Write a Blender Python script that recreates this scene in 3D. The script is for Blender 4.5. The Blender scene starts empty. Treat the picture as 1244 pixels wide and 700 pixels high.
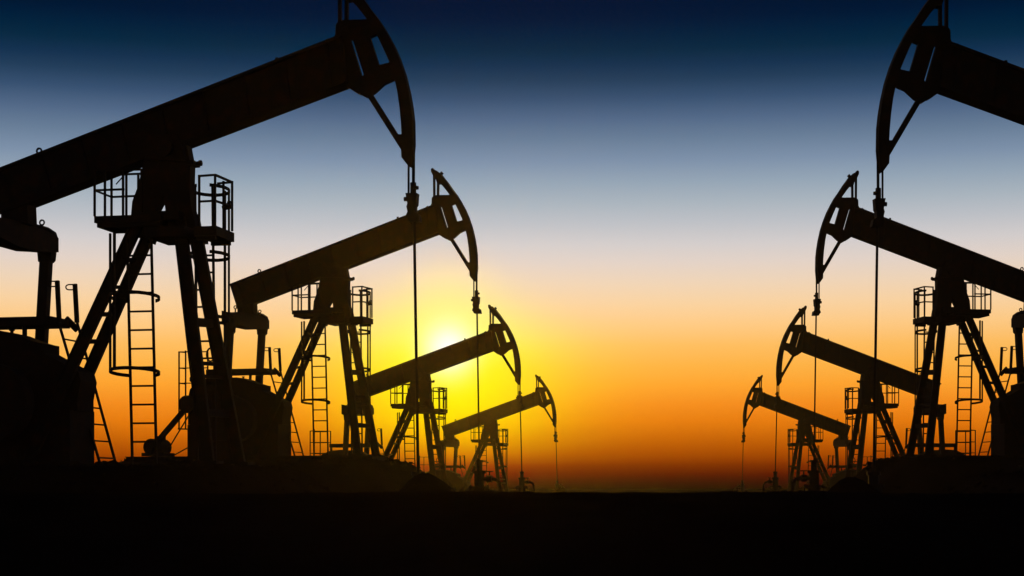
import bpy, bmesh, math, random
from mathutils import Vector, Matrix, noise

random.seed(7)
sc = bpy.context.scene
col = sc.collection

# ------------------------------------------------------------------ camera
IMG_W, IMG_H = 1244.0, 700.0
F = 2100.0            # focal length in photograph pixels
CX = 622.0
HY = 594.0            # horizon row in the photograph
EYE = 1.6             # eye height
cam_d = bpy.data.cameras.new('camera')
cam = bpy.data.objects.new('camera', cam_d)
col.objects.link(cam)
cam.location = (0, 0, EYE)
cam.rotation_euler = (math.radians(90), 0, 0)
cam_d.sensor_width = 36.0
cam_d.sensor_fit = 'HORIZONTAL'
cam_d.lens = 36.0 * F / IMG_W
cam_d.shift_y = (HY - IMG_H / 2) / IMG_W
cam_d.clip_start = 0.1
cam_d.clip_end = 3000
sc.camera = cam

# ------------------------------------------------------------------ sky
SUN_AZ = math.atan((545 - CX) / F)
SUN_EL = math.atan((HY - 423) / F)


def lin(c):
    out = []
    for v in c:
        v = v / 255.0
        out.append(v / 12.92 if v <= 0.04045 else ((v + 0.055) / 1.055) ** 2.4)
    return (out[0], out[1], out[2], 1.0)


world = bpy.data.worlds.new('World')
sc.world = world
world.use_nodes = True
nt = world.node_tree
nt.nodes.clear()


def node(tree, kind, **kw):
    n = tree.nodes.new(kind)
    for k, v in kw.items():
        setattr(n, k, v)
    return n


def math_node(tree, op, a, b=None, clamp=False):
    n = tree.nodes.new('ShaderNodeMath')
    n.operation = op
    n.use_clamp = clamp
    for i, v in enumerate((a, b)):
        if v is None:
            continue
        if isinstance(v, (int, float)):
            n.inputs[i].default_value = v
        else:
            tree.links.new(v, n.inputs[i])
    return n.outputs[0]


T_MAX = 0.32


def sky_ramp(stops, fac):
    r = nt.nodes.new('ShaderNodeValToRGB')
    r.color_ramp.interpolation = 'LINEAR'
    els = r.color_ramp.elements
    while len(els) > 1:
        els.remove(els[-1])
    first = True
    for row, c in stops:                      # listed from the horizon up
        pos = max(0.0, min(1.0, ((HY - row) / F) / T_MAX))
        if first:
            els[0].position = pos
            els[0].color = lin(c)
            first = False
        else:
            e = els.new(pos)
            e.color = lin(c)
    nt.links.new(fac, r.inputs['Fac'])
    return r.outputs['Color']


tc = node(nt, 'ShaderNodeTexCoord')
sep = node(nt, 'ShaderNodeSeparateXYZ')
nt.links.new(tc.outputs['Generated'], sep.inputs[0])
sx, sy, sz = sep.outputs
hx = math_node(nt, 'MULTIPLY', sx, sx)
hy = math_node(nt, 'MULTIPLY', sy, sy)
hl = math_node(nt, 'SQRT', math_node(nt, 'MAXIMUM', math_node(nt, 'ADD', hx, hy), 1e-6))
tan_e = math_node(nt, 'DIVIDE', sz, hl)
fac = math_node(nt, 'DIVIDE', tan_e, T_MAX, clamp=True)
base = sky_ramp([
    (594, (14, 0, 0)), (586, (46, 0, 3)), (576, (84, 12, 0)), (566, (120, 40, 0)), (552, (163, 71, 0)),
    (532, (200, 100, 4)), (512, (229, 123, 14)), (492, (244, 140, 30)), (468, (254, 163, 48)),
    (445, (254, 178, 70)), (420, (255, 190, 98)), (395, (255, 203, 134)), (370, (250, 211, 162)),
    (345, (240, 213, 184)), (320, (227, 211, 200)), (298, (212, 206, 205)), (272, (190, 193, 199)),
    (248, (170, 181, 191)), (222, (148, 165, 182)), (196, (125, 145, 170)), (170, (104, 126, 152)),
    (145, (82, 105, 136)), (120, (55, 81, 113)), (98, (34, 62, 91)), (80, (18, 49, 80)),
    (62, (4, 40, 66)), (44, (0, 33, 60)), (24, (0, 23, 52)), (0, (0, 18, 48)), (-70, (0, 14, 42))], fac)
glow = sky_ramp([
    (594, (16, 0, 0)), (586, (60, 2, 3)), (576, (112, 22, 6)), (566, (150, 58, 6)), (552, (204, 122, 2)),
    (532, (238, 176, 0)), (512, (253, 214, 0)), (490, (255, 234, 0)), (470, (255, 243, 0)),
    (450, (255, 248, 6)), (430, (255, 254, 50)), (410, (255, 254, 96)), (385, (255, 248, 126)),
    (360, (255, 236, 150)), (335, (253, 227, 176)), (312, (231, 212, 194)), (290, (206, 203, 203)),
    (272, (190, 193, 199)), (248, (170, 181, 191)), (222, (148, 165, 182)), (196, (125, 145, 170)), (170, (104, 126, 152)),
    (145, (82, 105, 136)), (120, (55, 81, 113)), (98, (34, 62, 91)), (80, (18, 49, 80)),
    (62, (4, 40, 66)), (44, (0, 33, 60)), (24, (0, 23, 52)), (0, (0, 18, 48)), (-70, (0, 14, 42))], fac)
azim = math_node(nt, 'ARCTAN2', sx, sy)
da = math_node(nt, 'SUBTRACT', azim, SUN_AZ)
de = math_node(nt, 'SUBTRACT', math_node(nt, 'ARCTANGENT', tan_e), SUN_EL)
da2 = math_node(nt, 'MULTIPLY', da, da)
de2 = math_node(nt, 'MULTIPLY', de, de)
GS = 128.0 / F
# the glow narrows above the sun
up = math_node(nt, 'MULTIPLY', math_node(nt, 'MAXIMUM', de, 0.0), F / 46.0)
narrow = math_node(nt, 'ADD', math_node(nt, 'MULTIPLY', up, up), 1.0)
w = math_node(nt, 'EXPONENT', math_node(nt, 'MULTIPLY', math_node(nt, 'MULTIPLY', da2, narrow), -1.0 / GS ** 2))
mix1 = node(nt, 'ShaderNodeMix', data_type='RGBA', blend_type='MIX')
nt.links.new(w, mix1.inputs[0])
nt.links.new(base, mix1.inputs[6])
nt.links.new(glow, mix1.inputs[7])
CS = 27.0 / F
core = math_node(nt, 'EXPONENT', math_node(nt, 'MULTIPLY', math_node(nt, 'ADD', da2, de2), -1.0 / CS ** 2))
mix2 = node(nt, 'ShaderNodeMix', data_type='RGBA', blend_type='MIX')
nt.links.new(core, mix2.inputs[0])
nt.links.new(mix1.outputs[2], mix2.inputs[6])
mix2.inputs[7].default_value = (1.1, 1.1, 0.98, 1)
# the sky away from the sunset is dimmer
side = math_node(nt, 'COSINE', da)
dim = math_node(nt, 'ADD', math_node(nt, 'MULTIPLY', side, 0.36), 0.64)
mix3 = node(nt, 'ShaderNodeMix', data_type='RGBA', blend_type='MULTIPLY')
mix3.inputs[0].default_value = 1.0
nt.links.new(mix2.outputs[2], mix3.inputs[6])
nt.links.new(dim, mix3.inputs[7])
bg = node(nt, 'ShaderNodeBackground')
nt.links.new(mix3.outputs[2], bg.inputs['Color'])
bg.inputs['Strength'].default_value = 1.0
wo = node(nt, 'ShaderNodeOutputWorld')
nt.links.new(bg.outputs[0], wo.inputs['Surface'])

# ------------------------------------------------------------------ sun and exposure
sun_d = bpy.data.lights.new('sun', 'SUN')
sun = bpy.data.objects.new('sun', sun_d)
col.objects.link(sun)
sun_d.energy = 0.65
sun_d.color = (1.0, 0.47, 0.02)
sun_d.angle = math.radians(5)      # hazy, blurred sun
sdir = Vector((math.sin(SUN_AZ) * math.cos(SUN_EL), math.cos(SUN_AZ) * math.cos(SUN_EL), math.sin(SUN_EL)))
sun.rotation_euler = sdir.to_track_quat('Z', 'Y').to_euler()
sun.location = sdir * 60

sc.view_settings.view_transform = 'Standard'
sc.view_settings.look = 'None'
sc.view_settings.gamma = 1.0
sc.view_settings.exposure = 0.0
sc.view_settings.use_curve_mapping = False
sc.render.engine = 'CYCLES'
sc.cycles.use_denoising = True
sc.cycles.volume_bounces = 0
sc.cycles.max_bounces = 6

HAZE_DENSITY = 0.00011

# ------------------------------------------------------------------ materials


def metal(name, c1, c2, rough, scale):
    m = bpy.data.materials.new(name)
    m.use_nodes = True
    t = m.node_tree
    b = t.nodes['Principled BSDF']
    geo = t.nodes.new('ShaderNodeTexCoord')
    n1 = t.nodes.new('ShaderNodeTexNoise')
    n1.inputs['Scale'].default_value = scale
    n1.inputs['Detail'].default_value = 6
    t.links.new(geo.outputs['Object'], n1.inputs['Vector'])
    r = t.nodes.new('ShaderNodeValToRGB')
    r.color_ramp.elements[0].position = 0.45
    r.color_ramp.elements[0].color = (*c1, 1)
    r.color_ramp.elements[1].position = 0.68
    r.color_ramp.elements[1].color = (*c2, 1)
    t.links.new(n1.outputs['Fac'], r.inputs['Fac'])
    t.links.new(r.outputs['Color'], b.inputs['Base Color'])
    b.inputs['Roughness'].default_value = rough
    b.inputs['Specular IOR Level'].default_value = 0.15
    bp = t.nodes.new('ShaderNodeBump')
    bp.inputs['Strength'].default_value = 0.15
    bp.inputs['Distance'].default_value = 0.01
    t.links.new(n1.outputs['Fac'], bp.inputs['Height'])
    t.links.new(bp.outputs['Normal'], b.inputs['Normal'])
    return m


M_PAINT = metal('black_paint', (0.014, 0.014, 0.015), (0.03, 0.018, 0.012), 0.75, 5.0)
M_STEEL = metal('dark_steel', (0.018, 0.018, 0.019), (0.03, 0.022, 0.017), 0.7, 9.0)
M_RAIL = metal('rail_paint', (0.016, 0.016, 0.015), (0.028, 0.019, 0.013), 0.75, 14.0)
M_ROPE = metal('wire_rope', (0.014, 0.013, 0.012), (0.022, 0.018, 0.015), 0.8, 30.0)
M_IRON = metal('cast_iron', (0.02, 0.018, 0.017), (0.03, 0.02, 0.015), 0.85, 7.0)


def soil():
    m = bpy.data.materials.new('dark_soil')
    m.use_nodes = True
    t = m.node_tree
    b = t.nodes['Principled BSDF']
    geo = t.nodes.new('ShaderNodeTexCoord')
    n1 = t.nodes.new('ShaderNodeTexNoise')
    n1.inputs['Scale'].default_value = 0.6
    n1.inputs['Detail'].default_value = 9
    t.links.new(geo.outputs['Object'], n1.inputs['Vector'])
    r = t.nodes.new('ShaderNodeValToRGB')
    r.color_ramp.elements[0].position = 0.35
    r.color_ramp.elements[0].color = (0.018, 0.014, 0.011, 1)
    r.color_ramp.elements[1].position = 0.7
    r.color_ramp.elements[1].color = (0.034, 0.027, 0.02, 1)
    t.links.new(n1.outputs['Fac'], r.inputs['Fac'])
    t.links.new(r.outputs['Color'], b.inputs['Base Color'])
    b.inputs['Roughness'].default_value = 1.0
    b.inputs['Specular IOR Level'].default_value = 0.0
    n2 = t.nodes.new('ShaderNodeTexNoise')
    n2.inputs['Scale'].default_value = 14
    n2.inputs['Detail'].default_value = 6
    t.links.new(geo.outputs['Object'], n2.inputs['Vector'])
    bp = t.nodes.new('ShaderNodeBump')
    bp.inputs['Strength'].default_value = 0.4
    bp.inputs['Distance'].default_value = 0.03
    t.links.new(n2.outputs['Fac'], bp.inputs['Height'])
    t.links.new(bp.outputs['Normal'], b.inputs['Normal'])
    return m


M_SOIL = soil()

# ------------------------------------------------------------------ where the pumpjacks stand
YAW = math.radians(22)
ZB = (572 - 198) / 75.0              # height of the saddle bolt above the base


def size_of(s):
    return 1.0 if s > 0.5 else 1.25      # far units enlarged and set farther back to fade more in the haze


def place(bx, by, s, side):
    """world position, turn and size of a pumpjack from its saddle bolt"""
    big = size_of(s)
    d = F / (75.0 * s) * big
    X = (bx - CX) / F * d
    phi = math.atan2(X, d)
    z = EYE + ((HY - by) / (75.0 * s) - ZB) * big
    rz = (-phi - YAW) if side > 0 else (-phi + YAW)
    return Vector((X, d, z)), rz


SPOTS_L = [(245.0, 198.0, 1.0), (430.2, 338.4, 0.588), (527.5, 463.3, 0.4146), (607.0, 516.0, 0.2735)]
JACKS = []
for bx, by, s in SPOTS_L:
    JACKS.append((*place(bx, by, s, 1), 1, s))
for (bx, by, s), nudge in zip(SPOTS_L, (7.0, 1.0, 1.0, 0.0)):
    JACKS.append((*place(1528.3 - 0.925 * bx + nudge, by, s, -1), -1, s))

ROOT, RZ = JACKS[0][0], JACKS[0][1]
AX = Vector((math.cos(RZ), math.sin(RZ), 0))
AY = Vector((-math.sin(RZ), math.cos(RZ), 0))


def L(px, py, Y=0.0):
    """a point of the pumpjack: row and column in its elevation drawing, Y metres off its mid plane"""
    D = Vector(((px - CX) / F, 1.0, (HY - py) / F))
    O = Vector((0, 0, EYE))
    t = (Y + (ROOT - O).dot(AY)) / D.dot(AY)
    P = O + D * t - ROOT
    return Vector((P.dot(AX), Y, P.z))


def m2(x, y):
    return (245 + (x - 427.2) / 0.588, 198 + (y - 338.4) / 0.588)


# ------------------------------------------------------------------ ground
GROUND = 0.6


def sstep(a, b, x):
    t = max(0.0, min(1.0, (x - a) / (b - a)))
    return t * t * (3 - 2 * t)


ADDED_HEAPS = [(-1.15, 24.0, 1.77), (4.72, 24.0, 1.77)]
PADS = []
for k, (p, rz, side, s) in enumerate(JACKS):
    ux = Vector((math.cos(rz), math.sin(rz), 0)) * side
    uy = Vector((-math.sin(rz), math.cos(rz), 0))
    PADS.append((p, ux, uy, p.z))


def ground_z(x, y):
    z = GROUND
    r = math.hypot(x, y)
    rough = noise.noise(Vector((x * 0.35, y * 0.35, 0))) * 0.05 + noise.noise(Vector((x * 1.3, y * 1.3, 3))) * 0.03
    z += noise.noise(Vector((x * 0.05, y * 0.05, 9))) * 0.12
    z += sstep(134, 148, r) * (1.0 + 0.04 * noise.noise(Vector((x * 0.03, y * 0.03, 1))))
    # added low earth bank, screens the hazy ground so the foreground stays black
    bank = math.exp(-((y - 13.0 - 0.6 * noise.noise(Vector((x * 0.2, 5, 5)))) / 3.4) ** 2)
    z = z * (1 - bank) + bank * (EYE - 0.018 + 0.012 * noise.noise(Vector((x * 0.5, 2, 8))) + 0.008 * noise.noise(Vector((x * 2.1, y * 2.1, 8))) + 0.008 * noise.noise(Vector((x * 6.0, y * 6.0, 8))))
    rough *= 1.0 - 0.9 * bank
    # heaps added in front of the nearest wells, black cover for hazy far bases
    for hx_, hy_, hh_ in ADDED_HEAPS:
        q = ((x - hx_) / (0.8 + 0.2 * noise.noise(Vector((y * 0.8, 4, x))))) ** 2 + ((y - hy_) / 1.1) ** 2
        if q < 9:
            z += (hh_ - GROUND) * math.exp(-q) * (1.0 + 0.1 * noise.noise(Vector((x * 2.5, y * 2.5, 6))))
    best = 0.0
    for p, ux, uy, pz in PADS:
        dx, dy = x - p.x, y - p.y
        if abs(dx) > 14 or abs(dy) > 14:
            continue
        u = dx * ux.x + dy * ux.y
        v = dx * uy.x + dy * uy.y
        ou = max(-6.2 - u, u - 0.95, 0.0)
        ov = max(abs(v) - 1.7, 0.0)
        q = 1.0 - sstep(0.0, 1.7, math.hypot(ou, ov * 0.7))
        if abs(q * (pz - GROUND)) > abs(best):
            best = q * (pz - GROUND)
    z += best
    if best > 0.2 or best < -0.05:
        rough *= 0.5
    return z + rough


def build_ground():
    bm = bmesh.new()
    rings = [0.0]
    r = 1.0
    while r < 150:
        rings.append(r)
        r += max(0.32, r * 0.0125) if 14 < r else 1.0
    rings.append(152)
    nseg = 720
    # finer inside the field of view, coarser elsewhere
    angs = []
    a = -30.0
    while a < 30.0:
        angs.append(a)
        a += 0.25
    while a < 330.0:
        angs.append(a)
        a += 3.0
    prev = None
    c = bm.verts.new((0, 0, ground_z(0, 0)))
    for r in rings[1:]:
        cur = []
        for a in angs:
            x = math.sin(math.radians(a)) * r
            y = math.cos(math.radians(a)) * r
            cur.append(bm.verts.new((x, y, ground_z(x, y))))
        n = len(cur)
        if prev is None:
            for i in range(n):
                bm.faces.new((c, cur[(i + 1) % n], cur[i]))
        else:
            for i in range(n):
                bm.faces.new((prev[i], prev[(i + 1) % n], cur[(i + 1) % n], cur[i]))
        prev = cur
    bmesh.ops.recalc_face_normals(bm, faces=bm.faces)
    me = bpy.data.meshes.new('ground')
    bm.to_mesh(me)
    bm.free()
    for p in me.polygons:
        p.use_smooth = True
    o = bpy.data.objects.new('ground', me)
    me.materials.append(M_SOIL)
    col.objects.link(o)
    o['kind'] = 'structure'
    o['label'] = 'dark bare ground of the oil field'
    return o


build_ground()

# ------------------------------------------------------------------ mesh builder


class MB:
    def __init__(self):
        self.v = []
        self.f = []

    def add(self, vs, fs):
        o = len(self.v)
        self.v += [tuple(p) for p in vs]
        self.f += [[i + o for i in f] for f in fs]
        return self

    def hexa(self, b, t):
        """b, t: four corners each"""
        return self.add(list(b) + list(t), [(3, 2, 1, 0), (4, 5, 6, 7), (0, 1, 5, 4), (1, 2, 6, 5), (2, 3, 7, 6), (3, 0, 4, 7)])

    def box(self, x0, x1, y0, y1, z0, z1):
        return self.hexa([(x0, y0, z0), (x1, y0, z0), (x1, y1, z0), (x0, y1, z0)],
                         [(x0, y0, z1), (x1, y0, z1), (x1, y1, z1), (x0, y1, z1)])

    def bar(self, p, q, w, h=None, side=Vector((0, 1, 0))):
        p, q = Vector(p), Vector(q)
        h = w if h is None else h
        d = (q - p).normalized()
        s = side - d * side.dot(d)
        if s.length < 1e-4:
            s = Vector((1, 0, 0)) - d * d.x
        s.normalize()
        n = d.cross(s)
        s = s * (w / 2)
        n = n * (h / 2)
        a = [p - s - n, p + s - n, p + s + n, p - s + n]
        b = [q - s - n, q + s - n, q + s + n, q - s + n]
        return self.hexa(a, b)

    def hbeam(self, p, q, w, h, side=Vector((0, 1, 0)), tf=0.025):
        """I-section: flanges w wide, h deep"""
        p, q = Vector(p), Vector(q)
        d = (q - p).normalized()
        s = side - d * side.dot(d)
        s.normalize()
        n = d.cross(s)
        self.bar(p, q, tf, h - 2 * tf, side)
        for k in (-1, 1):
            o = n * k * (h / 2 - tf / 2)
            self.bar(p + o, q + o, w, tf, side)
        return self

    def tube(self, p, q, r, n=8, r2=None):
        p, q = Vector(p), Vector(q)
        r2 = r if r2 is None else r2
        d = (q - p).normalized()
        a = Vector((0, 0, 1)) if abs(d.z) < 0.9 else Vector((1, 0, 0))
        s = d.cross(a).normalized()
        t = d.cross(s)
        vs = []
        for c, rr in ((p, r), (q, r2)):
            for i in range(n):
                an = 2 * math.pi * i / n
                vs.append(c + s * math.cos(an) * rr + t * math.sin(an) * rr)
        fs = [[i, (i + 1) % n, n + (i + 1) % n, n + i] for i in range(n)]
        fs.append(list(range(n - 1, -1, -1)))
        fs.append(list(range(n, 2 * n)))
        return self.add(vs, fs)

    def path(self, pts, r, n=6, closed=False):
        pts = [Vector(p) for p in pts]
        m = len(pts)
        vs, fs = [], []
        for i, p in enumerate(pts):
            if closed:
                d = (pts[(i + 1) % m] - pts[i - 1]).normalized()
            else:
                d = (pts[min(i + 1, m - 1)] - pts[max(i - 1, 0)]).normalized()
            a = Vector((0, 0, 1)) if abs(d.z) < 0.8 else Vector((0, 1, 0))
            s = d.cross(a).normalized()
            t = d.cross(s)
            for k in range(n):
                an = 2 * math.pi * k / n
                vs.append(p + s * math.cos(an) * r + t * math.sin(an) * r)
        for i in range(m if closed else m - 1):
            j = (i + 1) % m
            for k in range(n):
                fs.append([i * n + k, i * n + (k + 1) % n, j * n + (k + 1) % n, j * n + k])
        if not closed:
            fs.append(list(range(n - 1, -1, -1)))
            fs.append([(m - 1) * n + k for k in range(n)])
        return self.add(vs, fs)

    def plate(self, px, y0, y1, Yref=None):
        """outline given in the elevation drawing, from depth y0 to y1"""
        yr = (y0 + y1) / 2 if Yref is None else Yref
        pts = [L(x, y, yr) for x, y in px]
        return self.slab([(p.x, p.z) for p in pts], y0, y1)

    def slab(self, xz, y0, y1):
        n = len(xz)
        vs = [(x, y0, z) for x, z in xz] + [(x, y1, z) for x, z in xz]
        fs = [list(range(n)), list(range(2 * n - 1, n - 1, -1))]
        fs += [[(i + 1) % n, i, n + i, n + (i + 1) % n] for i in range(n)]
        return self.add(vs, fs)

    def mesh(self, name, mat, smooth=False, bevel=0.0):
        bm = bmesh.new()
        bv = [bm.verts.new(v) for v in self.v]
        for f in self.f:
            try:
                bm.faces.new([bv[i] for i in f])
            except ValueError:
                pass
        bmesh.ops.recalc_face_normals(bm, faces=bm.faces)
        if bevel:
            es = [e for e in bm.edges if len(e.link_faces) == 2 and e.calc_face_angle(0) > 0.6]
            bmesh.ops.bevel(bm, geom=es, offset=bevel, segments=1, affect='EDGES', clamp_overlap=True)
        me = bpy.data.meshes.new(name)
        bm.to_mesh(me)
        bm.free()
        me.materials.append(mat)
        if smooth:
            for p in me.polygons:
                p.use_smooth = True
            me.set_sharp_from_angle(angle=math.radians(40))
        return me

    def build(self, name, mat, parent=None, smooth=False, bevel=0.0):
        return link(name, self.mesh(name, mat, smooth, bevel), parent)


def link(name, me, parent=None, loc=None):
    o = bpy.data.objects.new(name, me)
    col.objects.link(o)
    if parent is not None:
        o.parent = parent
    if loc is not None:
        o.location = loc
    return o


def empty(name, parent=None):
    o = link(name, None, parent)
    o.empty_display_size = 0.2
    return o


V = Vector
UP = V((0, 0, 1))

# ------------------------------------------------------------------ the pumpjack


def eye_bolt(parent, px, py, r=0.055):
    c = L(px, py)
    m = MB()
    m.path([c + V((math.cos(a) * r, 0, math.sin(a) * r)) for a in [2 * math.pi * i / 12 for i in range(12)]], 0.018, 6, True)
    m.tube(c - V((0, 0, r + 0.09)), c - V((0, 0, r - 0.01)), 0.022, 6)
    return m.build('lifting_eye', M_STEEL, parent, True)


def make_ladder(parent, pa, pb, Ya, Yb, y_rungs, rail=0.05, rung=0.036, name='ladder', hoops=None, bars=None, top=None):
    """pa, pb: (top, bottom) of both rails in the drawing; rungs at the given rows of the first rail"""
    A0, A1 = L(*pa[0], Ya), L(*pa[1], Ya)
    B0, B1 = L(*pb[0], Yb), L(*pb[1], Yb)
    lad = MB().bar(A0, A1, rail, 0.03).build(name, M_RAIL, parent)
    MB().bar(B0, B1, rail, 0.03).build('rail', M_RAIL, lad)
    for i, yy in enumerate(y_rungs):
        t = (yy - pa[0][1]) / (pa[1][1] - pa[0][1])
        p = A0.lerp(A1, t)
        q = B0.lerp(B1, t)
        q.z = p.z
        MB().tube(p, q, rung / 2, 6).build('rung', M_RAIL, lad, True)
    return lad, (A0, A1, B0, B1)


def make_pumpjack():
    root = empty('pumpjack')

    # ---- walking beam
    wb = MB()
    tl, tr, br, bl = (-9.6, 212.6), (418, 45.5), (424, 103.0), (6, 262)
    wb.plate([tl, tr, br, bl], -0.13, 0.13)
    beam = wb.build('walking_beam', M_PAINT, root)
    a, b = L(*tl), L(*tr)
    dn = (L(*bl) - a).normalized()
    MB().bar(a + dn * 0.02, b + dn * 0.02, 0.40, 0.045).build('top_flange', M_PAINT, beam)
    a2, b2 = L(*bl), L(*br)
    MB().bar(a2 - dn * 0.02, b2 - dn * 0.02, 0.40, 0.045).build('bottom_flange', M_PAINT, beam)
    for i in range(9):
        t = 0.04 + i * 0.115
        p = a.lerp(b, t) + dn * 0.045
        q = a2.lerp(b2, t) - dn * 0.045
        for sg in (-1, 1):
            MB().bar(p + V((0, sg * 0.155, 0)), q + V((0, sg * 0.155, 0)), 0.05, 0.02).build('stiffener', M_PAINT, beam)
    eye_bolt(beam, 47.5, 183.5, 0.042)
    x, y = m2(481.7, 265.6)
    MB().bar(L(x, y + 9), L(x - 1.5, y - 4), 0.04, 0.05).build('lifting_lug', M_STEEL, beam)
    x, y = m2(517, 252)
    MB().bar(L(x - 5, y + 6), L(x + 4, y - 1), 0.1, 0.09).build('stop_block', M_STEEL, beam)

    # ---- horse head
    hh = MB()
    left = [(513, 254.5), (521.4, 251.4), (523.3, 247.1), (523.6, 240), (526, 237.5), (532.6, 237), (534.0, 251.5),
            (541.6, 275.8), (540.6, 290), (537, 288), (530.7, 283.8), (513, 289)]
    right = [(533.6, 237), (545.9, 236.2), (553, 247.0), (547.9, 249.2), (554.2, 269.0), (562, 267.0), (566.5, 278.8), (558, 282.5),
             (550.8, 289), (545, 292), (541.4, 290), (543.4, 275.3), (535.8, 251.3)]
    hh.plate([m2(*p) for p in left], -0.05, 0.05)
    hh.plate([m2(*p) for p in right], -0.047, 0.047)
    hh.plate([m2(*p) for p in [(528, 236.8), (540, 236.4), (540, 251.0), (528, 251.0)]], -0.043, 0.043)
    hh.plate([m2(*p) for p in [(534.5, 276.5), (548, 276.5), (546, 291.4), (537, 287.8)]], -0.043, 0.043)
    head = hh.build('horse_head', M_PAINT, root)
    outer = [(533.5, 210.5), (536.8, 213.8), (543, 221.3), (549.1, 230), (554.6, 237), (559.1, 244.3), (564.5, 254), (569.0, 264.3), (573, 276),
             (576.0, 288.6), (577.8, 299), (578.9, 309), (579.2, 325), (577.6, 342)]
    inner = [(530.5, 219), (533.5, 221.5), (539.5, 228), (546.2, 236.6), (550.4, 243), (553.6, 248.4), (558, 257.6), (562.2, 267), (565.4, 276.5),
             (568.0, 288.6), (569.6, 300), (570.6, 311), (571.2, 323), (571.4, 335)]
    arc = MB()
    for i in range(len(outer) - 1):
        qd = [m2(*outer[i]), m2(*outer[i + 1]), m2(*inner[i + 1]), m2(*inner[i])]
        p = [L(*c) for c in qd]
        arc.hexa([(q.x, -0.09, q.z) for q in p], [(q.x, 0.09, q.z) for q in p])
    arc.build('arc_plate', M_PAINT, head)
    MB().plate([m2(*p) for p in [(523, 205.5), (524.6, 203.8), (526.5, 206.5), (529.3, 206.8), (531, 208.4), (534, 210.2),
                                 (537.2, 214), (536.4, 222.6), (530.8, 223.4), (529, 218), (525.4, 213), (523.2, 208.6)]],
               -0.08, 0.08).build('head_cap', M_PAINT, head)
    c = L(*m2(536.2, 208.8))
    MB().tube(c - V((0.06, 0, 0.06)), c + V((0.0, 0, 0.0)), 0.05, 8).build('latch_pin', M_STEEL, head, True)
    MB().bar(L(*m2(525.8, 208)), L(*m2(526.1, 239)), 0.07, 0.05).build('back_bar', M_PAINT, head)
    MB().bar(L(*m2(530.9, 216)), L(*m2(530.7, 238)), 0.07, 0.055).build('back_bar', M_PAINT, head)
    MB().bar(L(*m2(545.5, 287)), L(*m2(571.5, 328)), 0.09, 0.085).build('strut', M_PAINT, head)
    MB().plate([m2(*p) for p in [(566, 318.5), (572, 318.5), (577.6, 330), (577.4, 342), (575.4, 341), (570.7, 335), (570.3, 328)]],
               -0.07, 0.07).build('head_toe', M_PAINT, head)

    # ---- bridle
    br_ = empty('bridle', root)
    MB().path([L(501.8, 146), L(502.2, 160), L(502.4, 190), L(502.2, 237)], 0.026, 6).build('wire_rope', M_ROPE, br_, True)
    MB().tube(L(496.4, 192), L(496.4, 238), 0.018, 6).build('wire_rope', M_ROPE, br_, True)
    MB().tube(L(502, 222), L(502, 238), 0.05, 8).tube(L(503.5, 226.5), L(503.5, 230), 0.07, 8).build('rope_socket', M_STEEL, br_, True)
    MB().plate([(494, 235.5), (508, 235.5), (507.6, 240), (507, 249), (505.6, 251), (505.4, 258), (507, 260), (510, 261), (511.6, 270),
                (498.4, 270), (496.6, 266), (494.4, 264.6), (495.2, 261), (496.6, 258), (495.2, 252), (496.4, 248)], -0.08, 0.08).build('carrier_bar', M_STEEL, br_)
    c = L(493.2, 242)
    MB().tube(c - V((0.03, 0, 0)), c + V((0.06, 0, 0)), 0.036, 8).build('clamp_bolt', M_STEEL, br_, True)

    # ---- samson post
    post = MB()
    post.plate([(179, 190), (230, 178), (234.2, 203), (233.4, 234), (235, 252), (240, 272), (240, 292), (209, 292), (208, 280),
                (205, 264), (202, 238), (192, 257), (189, 279), (182, 296), (168, 284), (161, 280), (164, 246), (170, 230), (175, 212)], -0.11, 0.11)
    ph = post.build('post_head', M_PAINT, root)
    MB().box(*sum([[L(190, 286).x, L(239, 286).x], [-0.5, 0.5], [L(200, 293).z, L(200, 281).z]], [])).build('cross_beam', M_PAINT, ph)
    MB().box(L(172, 270).x, L(226, 270).x, -0.3, 0.3, L(200, 271).z, L(200, 260).z).build('walkway_plate', M_PAINT, ph)
    sb = MB()
    sb.plate([(182, 197), (184, 176), (200, 168), (218, 166), (227, 178), (228.5, 186), (231, 198)], -0.22, 0.22)
    sad = sb.build('saddle_bearing', M_IRON, root)
    MB().tube(L(208, 184) + V((0, -0.3, 0)), L(208, 184) + V((0, 0.3, 0)), 0.13, 14).build('bearing_pin', M_STEEL, sad, True)
    MB().tube(L(226, 190), L(230.5, 190), 0.025, 6).build('bolt', M_STEEL, sad, True)
    MB().bar(L(226, 200.5), L(239, 199), 0.3, 0.07).tube(L(236, 199), L(244, 198.3), 0.035, 6).tube(L(242, 198.4), L(245, 198.2), 0.05, 6).build('bolt', M_STEEL, sad)
    legs = [((170.5, 264), (29, 571), -0.12, -0.6, 0.205), ((187.5, 270), (56, 571), 0.12, 0.6, 0.19),
            ((217.5, 262), (253.5, 572), -0.12, -0.6, 0.215), ((233.5, 262), (292, 572), 0.12, 0.6, 0.215)]
    for t, b, y0, y1, wd in legs:
        lg = MB().hbeam(L(*t, y0), L(*b, y1), 0.09, wd, tf=0.03).build('leg', M_PAINT, root)
        f = L(*b, y1)
        MB().box(f.x - 0.19, f.x + 0.19, y1 - 0.16, y1 + 0.16, 0.10, 0.15).build('foot_plate', M_PAINT, lg)
    for r0, y0, y1, xa, xb, hgt in [(390, -0.32, 0.32, 232, 258, 0.14), (440, -0.42, 0.42, 238, 268, 0.06), (456, -0.44, 0.44, 240, 271, 0.05), (500, -0.5, 0.5, 245, 279, 0.12)]:
        MB().bar(L(xa, r0 + 1, y0), L(xb, r0 + 3, y1), 0.06, hgt, UP.cross(V((0, 1, 0)))).build('cross_brace', M_PAINT, root)
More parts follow.
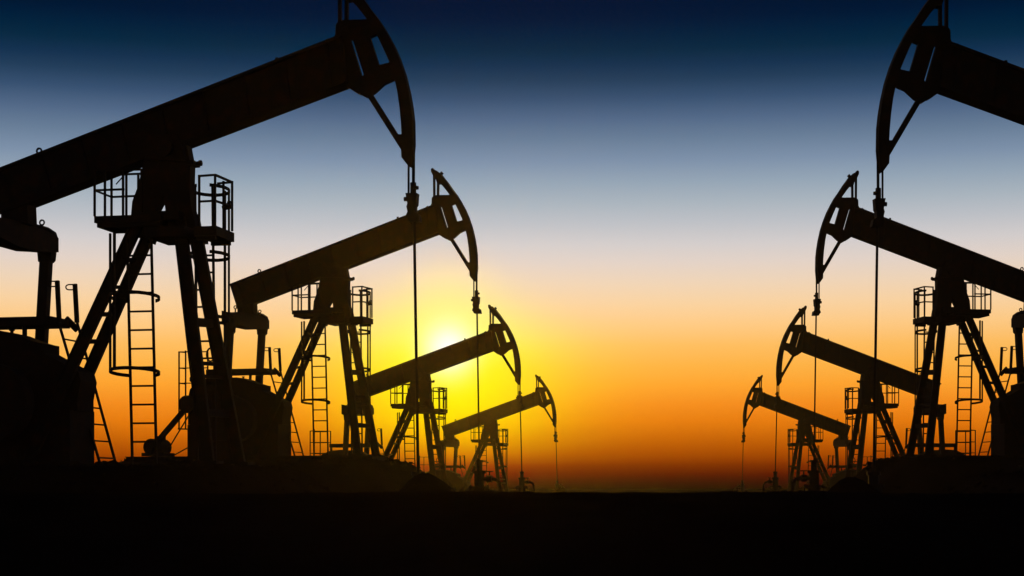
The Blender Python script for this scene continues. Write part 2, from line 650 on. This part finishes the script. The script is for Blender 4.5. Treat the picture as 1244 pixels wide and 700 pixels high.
    for r0, y0, y1, xa, xb in [(316, -0.22, 0.22, 149, 166), (349, -0.28, 0.28, 134, 151), (382, -0.34, 0.34, 119, 137), (415, -0.4, 0.4, 104, 122)]:
        MB().bar(L(xa, r0, y0), L(xb, r0, y1), 0.05, 0.06).build('cross_brace', M_PAINT, root)
    c = L(256, 431, 0.2)
    MB().path([c + V((math.cos(q) * 0.07, 0, math.sin(q) * 0.11)) for q in [2 * math.pi * i / 12 for i in range(12)]], 0.016, 5, True).build('cable_ring', M_STEEL, root, True)

    # ---- platforms with their guard rails
    def post_(par, px, y0, y1, Y, w_=0.032):
        MB().bar(L(px, y0, Y), L(px, y1, Y), w_).build('rail_post', M_RAIL, par)

    def rail_(par, p, Yp, q, Yq, w_=0.032, nm='rail'):
        MB().bar(L(*p, Yp), L(*q, Yq), w_).build(nm, M_RAIL, par)

    YP = 0.375
    pl = empty('platform', root)
    xl, xr = L(115, 265, -YP).x, L(196, 262, -YP).x
    zt, zb_ = L(115, 263, -YP).z, L(115, 271, -YP).z
    MB().box(xl, xr, -YP - 0.02, YP + 0.02, zb_, zt).build('deck', M_PAINT, pl)
    MB().box(xl + 0.03, xr - 0.03, -YP + 0.02, -YP + 0.1, zb_ - 0.07, zb_).build('deck_beam', M_PAINT, pl)
    MB().box(xl + 0.03, xr - 0.03, YP - 0.1, YP - 0.02, zb_ - 0.07, zb_).build('deck_beam', M_PAINT, pl)
    MB().box(xl + 0.03, xl + 0.11, -YP + 0.1, YP - 0.1, zb_ - 0.07, zb_).build('deck_beam', M_PAINT, pl)
    MB().bar(V((xl + 0.35, YP - 0.06, zb_ - 0.07)), V((xl + 0.85, YP - 0.3, zb_ - 0.28)), 0.05, 0.07).build('bracket', M_PAINT, pl)
    gr = empty('guard_rail', pl)
    for px in (115, 127.5, 149.5):
        post_(gr, px, 205.5, 263, -YP)
    post_(gr, 172, 205.5, 258, -YP)
    for px in (135.5, 153.5, 168):
        post_(gr, px, 211, 268, YP)
    rail_(gr, (115, 207), -YP, (172.5, 206), -YP)
    rail_(gr, (115, 207), -YP, (135.5, 212.5), YP)
    rail_(gr, (135.5, 212.5), YP, (176, 211), YP)
    rail_(gr, (115, 231.4), -YP, (151, 230), -YP)
    rail_(gr, (115, 231.4), -YP, (135.5, 239.5), YP)
    rail_(gr, (135.5, 239.5), YP, (169, 238), YP)
    MB().bar(L(141, 224, 0.2), L(166, 196, 0.2), 0.016).build('stay', M_RAIL, gr)
    MB().bar(L(170, 222, -YP + 0.05), L(170, 234, -YP + 0.05), 0.08, 0.06).build('switch_box', M_RAIL, gr)

    pr = empty('platform', root)
    xl, xr = L(236, 276, -YP).x, L(262, 276, -YP).x + 0.02
    zt, zb_ = L(250, 275, -YP).z, L(250, 288, -YP).z
    MB().box(xl, xr, -YP - 0.02, YP + 0.02, zb_ + 0.02, zt).build('deck', M_PAINT, pr)
    MB().box(xl + 0.02, xr - 0.04, -YP + 0.02, -YP + 0.1, zb_ - 0.04, zb_ + 0.02).build('deck_beam', M_PAINT, pr)
    MB().box(xl + 0.02, xr - 0.04, YP - 0.1, YP - 0.02, zb_ - 0.04, zb_ + 0.02).build('deck_beam', M_PAINT, pr)
    gr = empty('guard_rail', pr)
    post_(gr, 242, 212.6, 275, -YP)
    post_(gr, 261.3, 211.4, 275, -YP)
    post_(gr, 271.5, 220, 280, YP)
    post_(gr, 282, 220, 281, YP)
    rail_(gr, (241.4, 214), -YP, (261.8, 212.5), -YP)
    rail_(gr, (261.3, 212.5), -YP, (282, 221.5), YP)
    rail_(gr, (264, 223), YP, (282.5, 221.5), YP)
    rail_(gr, (242, 245), -YP, (261.3, 244), -YP)
    rail_(gr, (261.3, 244), -YP, (282, 251), YP)
    lm = MB()
    c = L(277, 249, YP - 0.1)
    lm.tube(c - V((0.09, 0, 0.05)), c + V((0.06, 0, -0.02)), 0.045, 8)
    lm.tube(c + V((0.0, 0, 0.0)), c + V((0.03, 0, 0.07)), 0.03, 6)
    lm.build('floodlight', M_STEEL, gr, True)

    # ---- caged ladder on the near side
    YL = -0.45
    rows = [311 + 22.6 * i for i in range(12)]
    lad, _ = make_ladder(root, ((154.5, 290), (161, 572)), ((183.8, 290), (190.4, 572)), YL, YL, rows)

    def hoop(par, cx_px, row, Yc, rx, ry, tilt, a0, a1, n=18):
        c = L(cx_px, row, Yc)
        pts = []
        for i in range(n + 1):
            an = math.radians(a0 + (a1 - a0) * i / n)
            dx, dy = math.cos(an) * rx, math.sin(an) * ry
            pts.append(c + V((dx, dy, abs(dy - (-ry if tilt < 0 else ry)) * 0.0 + dy * tilt)))
        m = MB()
        for i in range(n):
            p, q = pts[i], pts[i + 1]
            m.bar(p, q, 0.012, 0.055, UP.cross((q - p).normalized()))
        m.build('hoop', M_RAIL, par)
        return c

    yc = YL - 0.30
    for row in (361, 452):
        hoop(lad, 163.5, row, yc, 0.40, 0.36, -0.12, 125, 415)
    for an in (213, 238):
        t = L(163.5, 285, yc)
        o = V((math.cos(math.radians(an)) * 0.39, math.sin(math.radians(an)) * 0.35, 0))
        b = L(163.5, 452, yc)
        MB().bar(t + o, V((b.x, b.y, b.z)) + o + V((0, 0, 0.03)), 0.035 if an == 213 else 0.055, 0.03).build('cage_bar', M_RAIL, lad)

    # ---- caged ladder on the far side
    YL2 = 0.47
    rows = [290 + 20.8 * i for i in range(14)]
    lad2, _ = make_ladder(root, ((237, 226), (240, 572)), ((258.2, 225), (262, 572)), YL2, YL2, rows)
    yc2 = YL2 + 0.28
    for row in (231, 311, 388, 462):
        hoop(lad2, 255, row, yc2, 0.33, 0.32, -0.10, -70, 250)
    for an in (60, 32):
        o = V((math.cos(math.radians(an)) * 0.32, math.sin(math.radians(an)) * 0.31, 0))
        t, b = L(255, 229, yc2), L(255, 462, yc2)
        MB().bar(t + o, b + o, 0.05 if an == 60 else 0.03, 0.03).build('cage_bar', M_RAIL, lad2)

    # ---- tail bearing, equalizer, pitman arms
    tb = MB()
    tb.plate([(7, 252), (41, 240), (41.5, 246), (38.5, 250), (39.5, 273), (7, 273)], -0.16, 0.16)
    tail = tb.build('tail_bearing', M_IRON, root)
    MB().tube(L(40, 246.5), L(43.5, 246), 0.045, 6).build('bolt', M_STEEL, tail, True)
    YE = 1.22
    eq = MB()
    cA = L(-18, 275, -YE)
    cB = L(56, 288, YE)
    xm = (cA.x + cB.x) / 2
    zt = L(20, 272, 0).z
    hw = 0.17
    zl = L(20, 300, 0).z
    secs = [(-YE + 0.06, zt - 0.08, zl + 0.06), (-0.75, zt - 0.02, zl + 0.02), (-0.3, zt, zl - 0.03), (0.3, zt, zl - 0.03), (0.75, zt - 0.02, zl + 0.02), (YE - 0.06, zt - 0.08, zl + 0.06)]
    for i in range(5):
        (ya, za, zc), (yb, zd, ze) = secs[i], secs[i + 1]
        eq.hexa([(xm - hw, ya, zc), (xm + hw, ya, zc), (xm + hw, yb, ze), (xm - hw, yb, ze)],
                [(xm - hw, ya, za), (xm + hw, ya, za), (xm + hw, yb, zd), (xm - hw, yb, zd)])
    eqo = eq.build('equalizer', M_PAINT, root)
    for px, py, yy in ((-5, 255, -0.75), (51, 270.5, 0.95)):
        c = L(px, py, yy)
        m = MB()
        m.path([c + V((math.cos(q) * 0.042, 0, math.sin(q) * 0.042)) for q in [2 * math.pi * i / 12 for i in range(12)]], 0.016, 6, True)
        m.tube(c - V((0, 0, 0.13)), c - V((0, 0, 0.035)), 0.02, 6)
        m.build('lifting_eye', M_STEEL, eqo, True)
    for sg, top, bot in ((1, (57.5, 293), (50, 424)), (-1, (-17, 281), (-25, 418))):
        Y = sg * YE
        p, q = L(*top, Y), L(*bot, Y)
        pit = MB().bar(p, q, 0.16, 0.175).build('pitman_arm', M_PAINT, root)
        d = (q - p).normalized()
        ox, oy = (0, 0) if sg > 0 else (-74.5, -11.5)
        MB().plate([(x_ + ox, y_ + oy) for x_, y_ in [(42, 272), (56, 275.5), (65, 281.5), (68, 290), (66, 302), (64.5, 316), (62, 319), (49.5, 319),
                                                     (48, 303), (42, 301)]], Y - 0.1, Y + 0.1).build('pitman_clevis', M_PAINT, pit)
        MB().tube(V((p.x, Y - 0.16, p.z)), V((p.x, Y + 0.16, p.z)), 0.06, 10).build('wrist_pin', M_STEEL, pit, True)

    # ---- cranks, gearbox
    gb = MB()
    gb.plate([(-90, 446), (-86, 428), (-74, 415), (-50, 405), (-22, 402.5), (0, 404), (10, 403.5), (26, 407), (43, 414), (56, 418),
              (62, 419), (62, 430), (74, 436.5), (98, 449), (105, 453), (108, 464), (104, 486), (104, 500), (-90, 500)], -0.3, 0.3, 0.0)
    gbo = gb.build('gearbox', M_IRON, root)
    MB().tube(L(14.5, 404.5), L(14.5, 401.2), 0.03, 8).tube(L(14.5, 402), L(14.5, 400.6), 0.05, 8).build('filler_cap', M_STEEL, gbo, True)
    MB().box(L(-86, 500).x, L(100, 500).x, -0.45, 0.45, 0.10, L(0, 500).z).build('pedestal', M_IRON, root)
    for sg in (-1, 1):
        Y = sg * 1.0
        c = L(12, 470, Y) if sg < 0 else L(12, 470, 0) + V((0, Y, 0))
        if sg > 0:
            c = V((c.x, Y, c.z))
        cx_, cz_ = L(8, 465, 0).x, L(8, 465, 0).z
        # crank arm down from the shaft, with two half-moon weights
        cr = MB()
        cr.slab([(cx_ - 0.28, cz_ + 0.42), (cx_ + 0.24, cz_ + 0.42), (cx_ + 0.30, cz_ - 0.95), (cx_ - 0.34, cz_ - 0.95)], Y - 0.09, Y + 0.09)
        cro = cr.build('crank', M_IRON, root)
        for k in (-1, 1):
            pts = [(cx_ + k * 0.33, cz_ + 0.3)]
            for i in range(11):
                an = math.radians(80 - 170 * i / 10)
                pts.append((cx_ + k * (0.33 + 0.62 * math.cos(an)), cz_ - 0.38 + 0.62 * math.sin(an)))
            pts.append((cx_ + k * 0.33, cz_ - 1.0))
            MB().slab(pts, Y - 0.14, Y + 0.14).build('counterweight', M_IRON, cro)
    MB().tube(V((cx_, -1.1, cz_)), V((cx_, 1.1, cz_)), 0.11, 14).build('crank_shaft', M_STEEL, gbo, True)

    # ---- service deck over the gearbox, with its stair ladder
    sd = empty('service_deck', root)
    zt, zb_ = L(0, 385.5, 0.3).z, L(0, 396, 0.3).z
    xa, xb = L(-62, 390, 0.3).x, L(62, 390, 0.3).x
    MB().box(xa, xb, 0.3, 1.0, zb_, zt).build('deck', M_PAINT, sd)
    for px in (-55, -10, 30):
        p = L(px, 400, 0.36)
        MB().bar(V((p.x, 0.36, zb_)), V((p.x, 0.36, L(px, 440, 0.36).z)), 0.06).build('deck_post', M_PAINT, sd)
    MB().bar(L(60, 388, 0.32), L(72, 396, 0.32), 0.1, 0.09).build('bracket', M_PAINT, sd)
    MB().bar(L(80, 387, 0.98), L(94, 401, 0.98), 0.06, 0.1).build('bracket', M_PAINT, sd)
    gr = empty('guard_rail', sd)
    for px, Y in ((-117, 0.3), (-88, 0.3), (-58, 0.3), (-100, 1.0)):
        MB().bar(L(px, 350, Y), L(px, 440 if px > -100 else 510, Y), 0.035).build('rail_post', M_RAIL, gr)
    for row in (351, 384, 415):
        MB().bar(L(-117, row, 0.3), L(-58, row - 0.5, 0.3), 0.03).build('rail', M_RAIL, gr)
        MB().bar(L(-117, row, 0.3), L(-100, row + 3, 1.0), 0.03).build('rail', M_RAIL, gr)
    MB().bar(L(-119, 508, 0.3), L(-80, 510, 0.3), 0.04).build('rail', M_RAIL, gr)
    rows = [412 + 20.6 * i for i in range(8)]
    stair, (A0, A1, B0, B1) = make_ladder(sd, ((71, 391), (124, 572)), ((93.5, 391), (143, 572)), 0.3, 0.98, rows, rail=0.05, rung=0.03, name='stair_ladder')
    for px, y0, Y in ((69.5, 341, 0.3), (91, 345, 0.98)):
        MB().bar(L(px, y0, Y), L(px + 2.5, 392, Y), 0.06, 0.065).build('rail_post', M_RAIL, sd)
        m = MB()
        pts = []
        for i in range(9):
            an = math.radians(90 + 180 * i / 8)
            pts.append(L(px - 7 + 4 * math.cos(an), y0 + 4 - 3.2 * math.sin(an), Y))
        m.path([L(px, y0 + 0.8, Y)] + pts + [L(px, y0 + 7.2, Y)], 0.012, 5)
        m.build('grab_loop', M_RAIL, sd, True)

    # ---- motor, belt guard and brake gear behind the gearbox
    mo = empty('motor', root)
    c0, c1 = L(-165, 548, -0.35), L(-165, 548, -0.35)
    cc = L(-163, 546, 0)
    MB().tube(V((cc.x, -0.4, cc.z)), V((cc.x, 0.4, cc.z)), 0.24, 16).tube(V((cc.x, -0.46, cc.z)), V((cc.x, -0.4, cc.z)), 0.15, 12).build('motor_housing', M_IRON, mo, True)
    MB().box(cc.x - 0.32, cc.x + 0.36, -0.35, 0.35, 0.12, cc.z - 0.16).build('motor_base', M_IRON, mo)
    MB().box(cc.x + 0.02, cc.x + 0.2, -0.12, 0.12, cc.z + 0.2, cc.z + 0.32).build('terminal_box', M_IRON, mo)
    s0 = L(-104, 457, -0.5)
    MB().tube(V((s0.x, -0.56, s0.z)), V((s0.x, -0.44, s0.z)), 0.25, 18).build('sheave', M_IRON, root, True)
    MB().bar(L(-104, 462, -0.5), L(-178, 548, -0.5), 0.12, 0.13).build('belt_guard', M_PAINT, root)
    MB().bar(L(-92, 466, -0.4), L(-142, 548, -0.4), 0.03).build('brake_rod', M_STEEL, root)
    MB().bar(L(-90, 540, -0.4), L(-138, 566, -0.4), 0.03).build('brake_rod', M_STEEL, root)
    for px, Y in ((-96, -0.4), (-88, 0.2)):
        MB().bar(L(px, 470, Y), L(px, 571, Y), 0.04).build('guard_post', M_RAIL, root)

    # ---- skid
    sk = empty('skid', root)
    x0, x1 = L(-205, 570).x, L(300, 570).x
    for Y in (-0.62, 0.62):
        MB().hbeam(V((x0, Y, 0.02)), V((x1, Y, 0.02)), 0.16, 0.16, tf=0.02).build('skid_beam', M_PAINT, sk)
    for i in range(7):
        x = x0 + 0.1 + (x1 - x0 - 0.2) * i / 6
        MB().bar(V((x, -0.6, 0.02)), V((x, 0.6, 0.02)), 0.1, 0.12, UP).build('cross_member', M_PAINT, sk)
    return root


def copy_tree(o, parent=None):
    c = o.copy()
    col.objects.link(c)
    c.parent = parent
    for ch in list(o.children):
        copy_tree(ch, c)
    return c


JLAB = [
    'nearest black pumpjack at the left edge, its horse head cut by the picture top',
    'second black pumpjack from the left edge, whole, standing just left of the sun',
    'hazy olive pumpjack in the left row whose beam crosses the setting sun',
    'smallest pumpjack of the left row, farthest away, just right of the sun',
    'nearest pumpjack on the right, only its beam and horse head in the picture',
    'second black pumpjack of the right row, its beam end cut by the right edge',
    'hazy brown pumpjack, third back in the right row',
    'smallest pumpjack of the right row, farthest away against the orange sky',
]
WLAB = [
    'wellhead under the rod of the nearest left pumpjack, dark and low in front',
    'wellhead under the rod of the second left pumpjack',
    'wellhead under the rod of the hazy pumpjack that crosses the sun',
    'wellhead under the rod of the smallest pumpjack of the left row',
    'wellhead under the long rod of the nearest pumpjack on the right',
    'wellhead under the rod of the second pumpjack of the right row',
    'wellhead under the rod of the hazy third pumpjack of the right row',
    'wellhead under the rod of the smallest pumpjack of the right row',
]
WTOP = [573, 559, 573, 584] * 2       # rows of the stuffing boxes

proto = make_pumpjack()
ROD_TOP = L(503, 262)
ROD_END_X = L(508, 573).x


def make_wellhead(h, flip):
    root = empty('wellhead')
    MB().tube((0, 0, -0.3), (0, 0, h * 0.34), 0.2, 14).build('casing', M_IRON, root, True)
    for z in (h * 0.34, h * 0.58):
        fl = MB()
        fl.tube((0, 0, z), (0, 0, z + 0.055), 0.29, 16)
        for i in range(8):
            an = math.pi * 2 * i / 8
            fl.tube((math.cos(an) * 0.25, math.sin(an) * 0.25, z - 0.03), (math.cos(an) * 0.25, math.sin(an) * 0.25, z + 0.085), 0.017, 6)
        fl.build('flange', M_IRON, root, True)
    MB().tube((0, 0, h * 0.34 + 0.05), (0, 0, h * 0.58), 0.17, 12).build('spool', M_IRON, root, True)
    MB().tube((0, 0, h * 0.58 + 0.05), (0, 0, h * 0.8), 0.14, 12).tube((0, 0, h * 0.8), (0, 0, h * 0.84), 0.18, 12).build('tubing_head', M_IRON, root, True)
    MB().tube((0, 0, h * 0.84), (0, 0, h - 0.06), 0.085, 10).tube((0, 0, h - 0.06), (0, 0, h), 0.11, 10).build('stuffing_box', M_STEEL, root, True)
    z = h * 0.72
    flow = MB()
    flow.path([(0.05, 0, z), (0.35, 0, z), (0.5, 0, z - 0.03), (0.58, 0, z - 0.12), (0.6, 0, z - 0.25), (0.6, 0, -0.3)], 0.055, 8)
    flow.tube((0.22, 0, z), (0.36, 0, z), 0.1, 10)
    flow.build('flow_line', M_IRON, root, True)
    z2 = h * 0.46
    for sx_, nm in ((-1, 'side_valve'), (1, 'side_valve')):
        sv = MB().tube((sx_ * 0.1, 0, z2), (sx_ * 0.42, 0, z2), 0.05, 8).tube((sx_ * 0.2, 0, z2), (sx_ * 0.34, 0, z2), 0.085, 10).tube((sx_ * 0.27, 0, z2), (sx_ * 0.27, 0, z2 + 0.2), 0.02, 6).build(nm, M_IRON, root, True)
        MB().path([(sx_ * 0.27 + math.cos(a) * 0.11, math.sin(a) * 0.11, z2 + 0.2) for a in [2 * math.pi * i / 14 for i in range(14)]], 0.014, 5, True) \
            .bar((sx_ * 0.27 - 0.11, 0, z2 + 0.2), (sx_ * 0.27 + 0.11, 0, z2 + 0.2), 0.018).build('hand_wheel', M_STEEL, sv, True)
    wv = MB().tube((0.29, 0, z), (0.29, 0, z + 0.2), 0.022, 6).build('valve_stem', M_STEEL, root, True)
    MB().path([(0.29 + math.cos(a) * 0.1, math.sin(a) * 0.1, z + 0.2) for a in [2 * math.pi * i / 14 for i in range(14)]], 0.014, 5, True).build('hand_wheel', M_STEEL, wv, True)
    return root


trees = [proto] + [copy_tree(proto) for _ in range(7)]
for k, (p, rz, side, s) in enumerate(JACKS):
    o = trees[k]
    o.location = p
    o.rotation_euler = (0, 0, rz)
    big = size_of(s)
    o.scale = (big, big, big) if side > 0 else (-0.925 * big, big, big)
    o['label'] = JLAB[k]
    o['category'] = 'pumpjack'
    o['group'] = 'pumpjacks in two rows at sunset'
    # wellhead and the rod that runs down into it
    ux = Vector((math.cos(rz), math.sin(rz), 0))
    kx = (1.0 if side > 0 else -0.925) * big
    wp = p + ux * (ROD_END_X * kx)
    ztop = EYE + (HY - WTOP[k]) * wp.y / F
    gz = ground_z(wp.x, wp.y)
    MB().tube(ROD_TOP, V((ROD_END_X, 0, (ztop - p.z - 0.05) / big)), 0.024, 8).build('polished_rod', M_STEEL, o, True)
    wh = make_wellhead(ztop - gz, side < 0)
    wh.location = (wp.x, wp.y, gz)
    wh.rotation_euler = (0, 0, rz if side > 0 else rz + math.pi)
    wh['label'] = WLAB[k]
    wh['category'] = 'wellhead'
    wh['group'] = 'wellheads under the pumpjacks'

# ------------------------------------------------------------------ clods and stones on the pads
cl = MB()
rng = random.Random(3)


def clod(x, y, r):
    z = ground_z(x, y)
    vs = []
    for i in range(2):
        for k in range(5):
            an = k * 1.2566 + i * 0.6 + rng.random() * 0.4
            rr = r * (1.0 if i == 0 else 0.62) * rng.uniform(0.7, 1.25)
            vs.append((x + math.cos(an) * rr, y + math.sin(an) * rr, z - 0.02 + (0 if i == 0 else r * rng.uniform(0.5, 0.9))))
    fs = [[k, (k + 1) % 5, 5 + (k + 1) % 5, 5 + k] for k in range(5)] + [[5, 6, 7, 8, 9]]
    cl.add(vs, fs)


for p, ux, uy, pz in PADS:
    for _ in range(700):
        u = rng.uniform(-7.5, 3.2)
        v = rng.uniform(-3.2, 3.2)
        q = p + ux * u + uy * v
        clod(q.x, q.y, rng.uniform(0.02, 0.07) if rng.random() < 0.85 else rng.uniform(0.07, 0.13))
for _ in range(2600):
    r = 19 + 70 * rng.random() ** 2
    a = math.radians(rng.uniform(-24, 24))
    clod(math.sin(a) * r, math.cos(a) * r, rng.uniform(0.02, 0.08))
co = cl.build('earth_clods', M_SOIL)
co['kind'] = 'stuff'
co['label'] = 'dark clods and stones scattered over the ground'
co['category'] = 'clods'

# ------------------------------------------------------------------ haze
hz = MB().box(-154, 154, -154, 154, -1.6, 10.9)
hm = bpy.data.materials.new('haze_air')
hm.use_nodes = True
t = hm.node_tree
t.nodes.clear()
out = t.nodes.new('ShaderNodeOutputMaterial')
pv = t.nodes.new('ShaderNodeVolumePrincipled')
pv.inputs['Color'].default_value = (0.96, 0.95, 0.92, 1)
pv.inputs['Density'].default_value = HAZE_DENSITY
pv.inputs['Anisotropy'].default_value = 0.9
t.links.new(pv.outputs[0], out.inputs['Volume'])
ho = hz.build('haze', hm)
ho['kind'] = 'stuff'
ho['label'] = 'thin warm haze in the air over the field'
ho['category'] = 'haze'
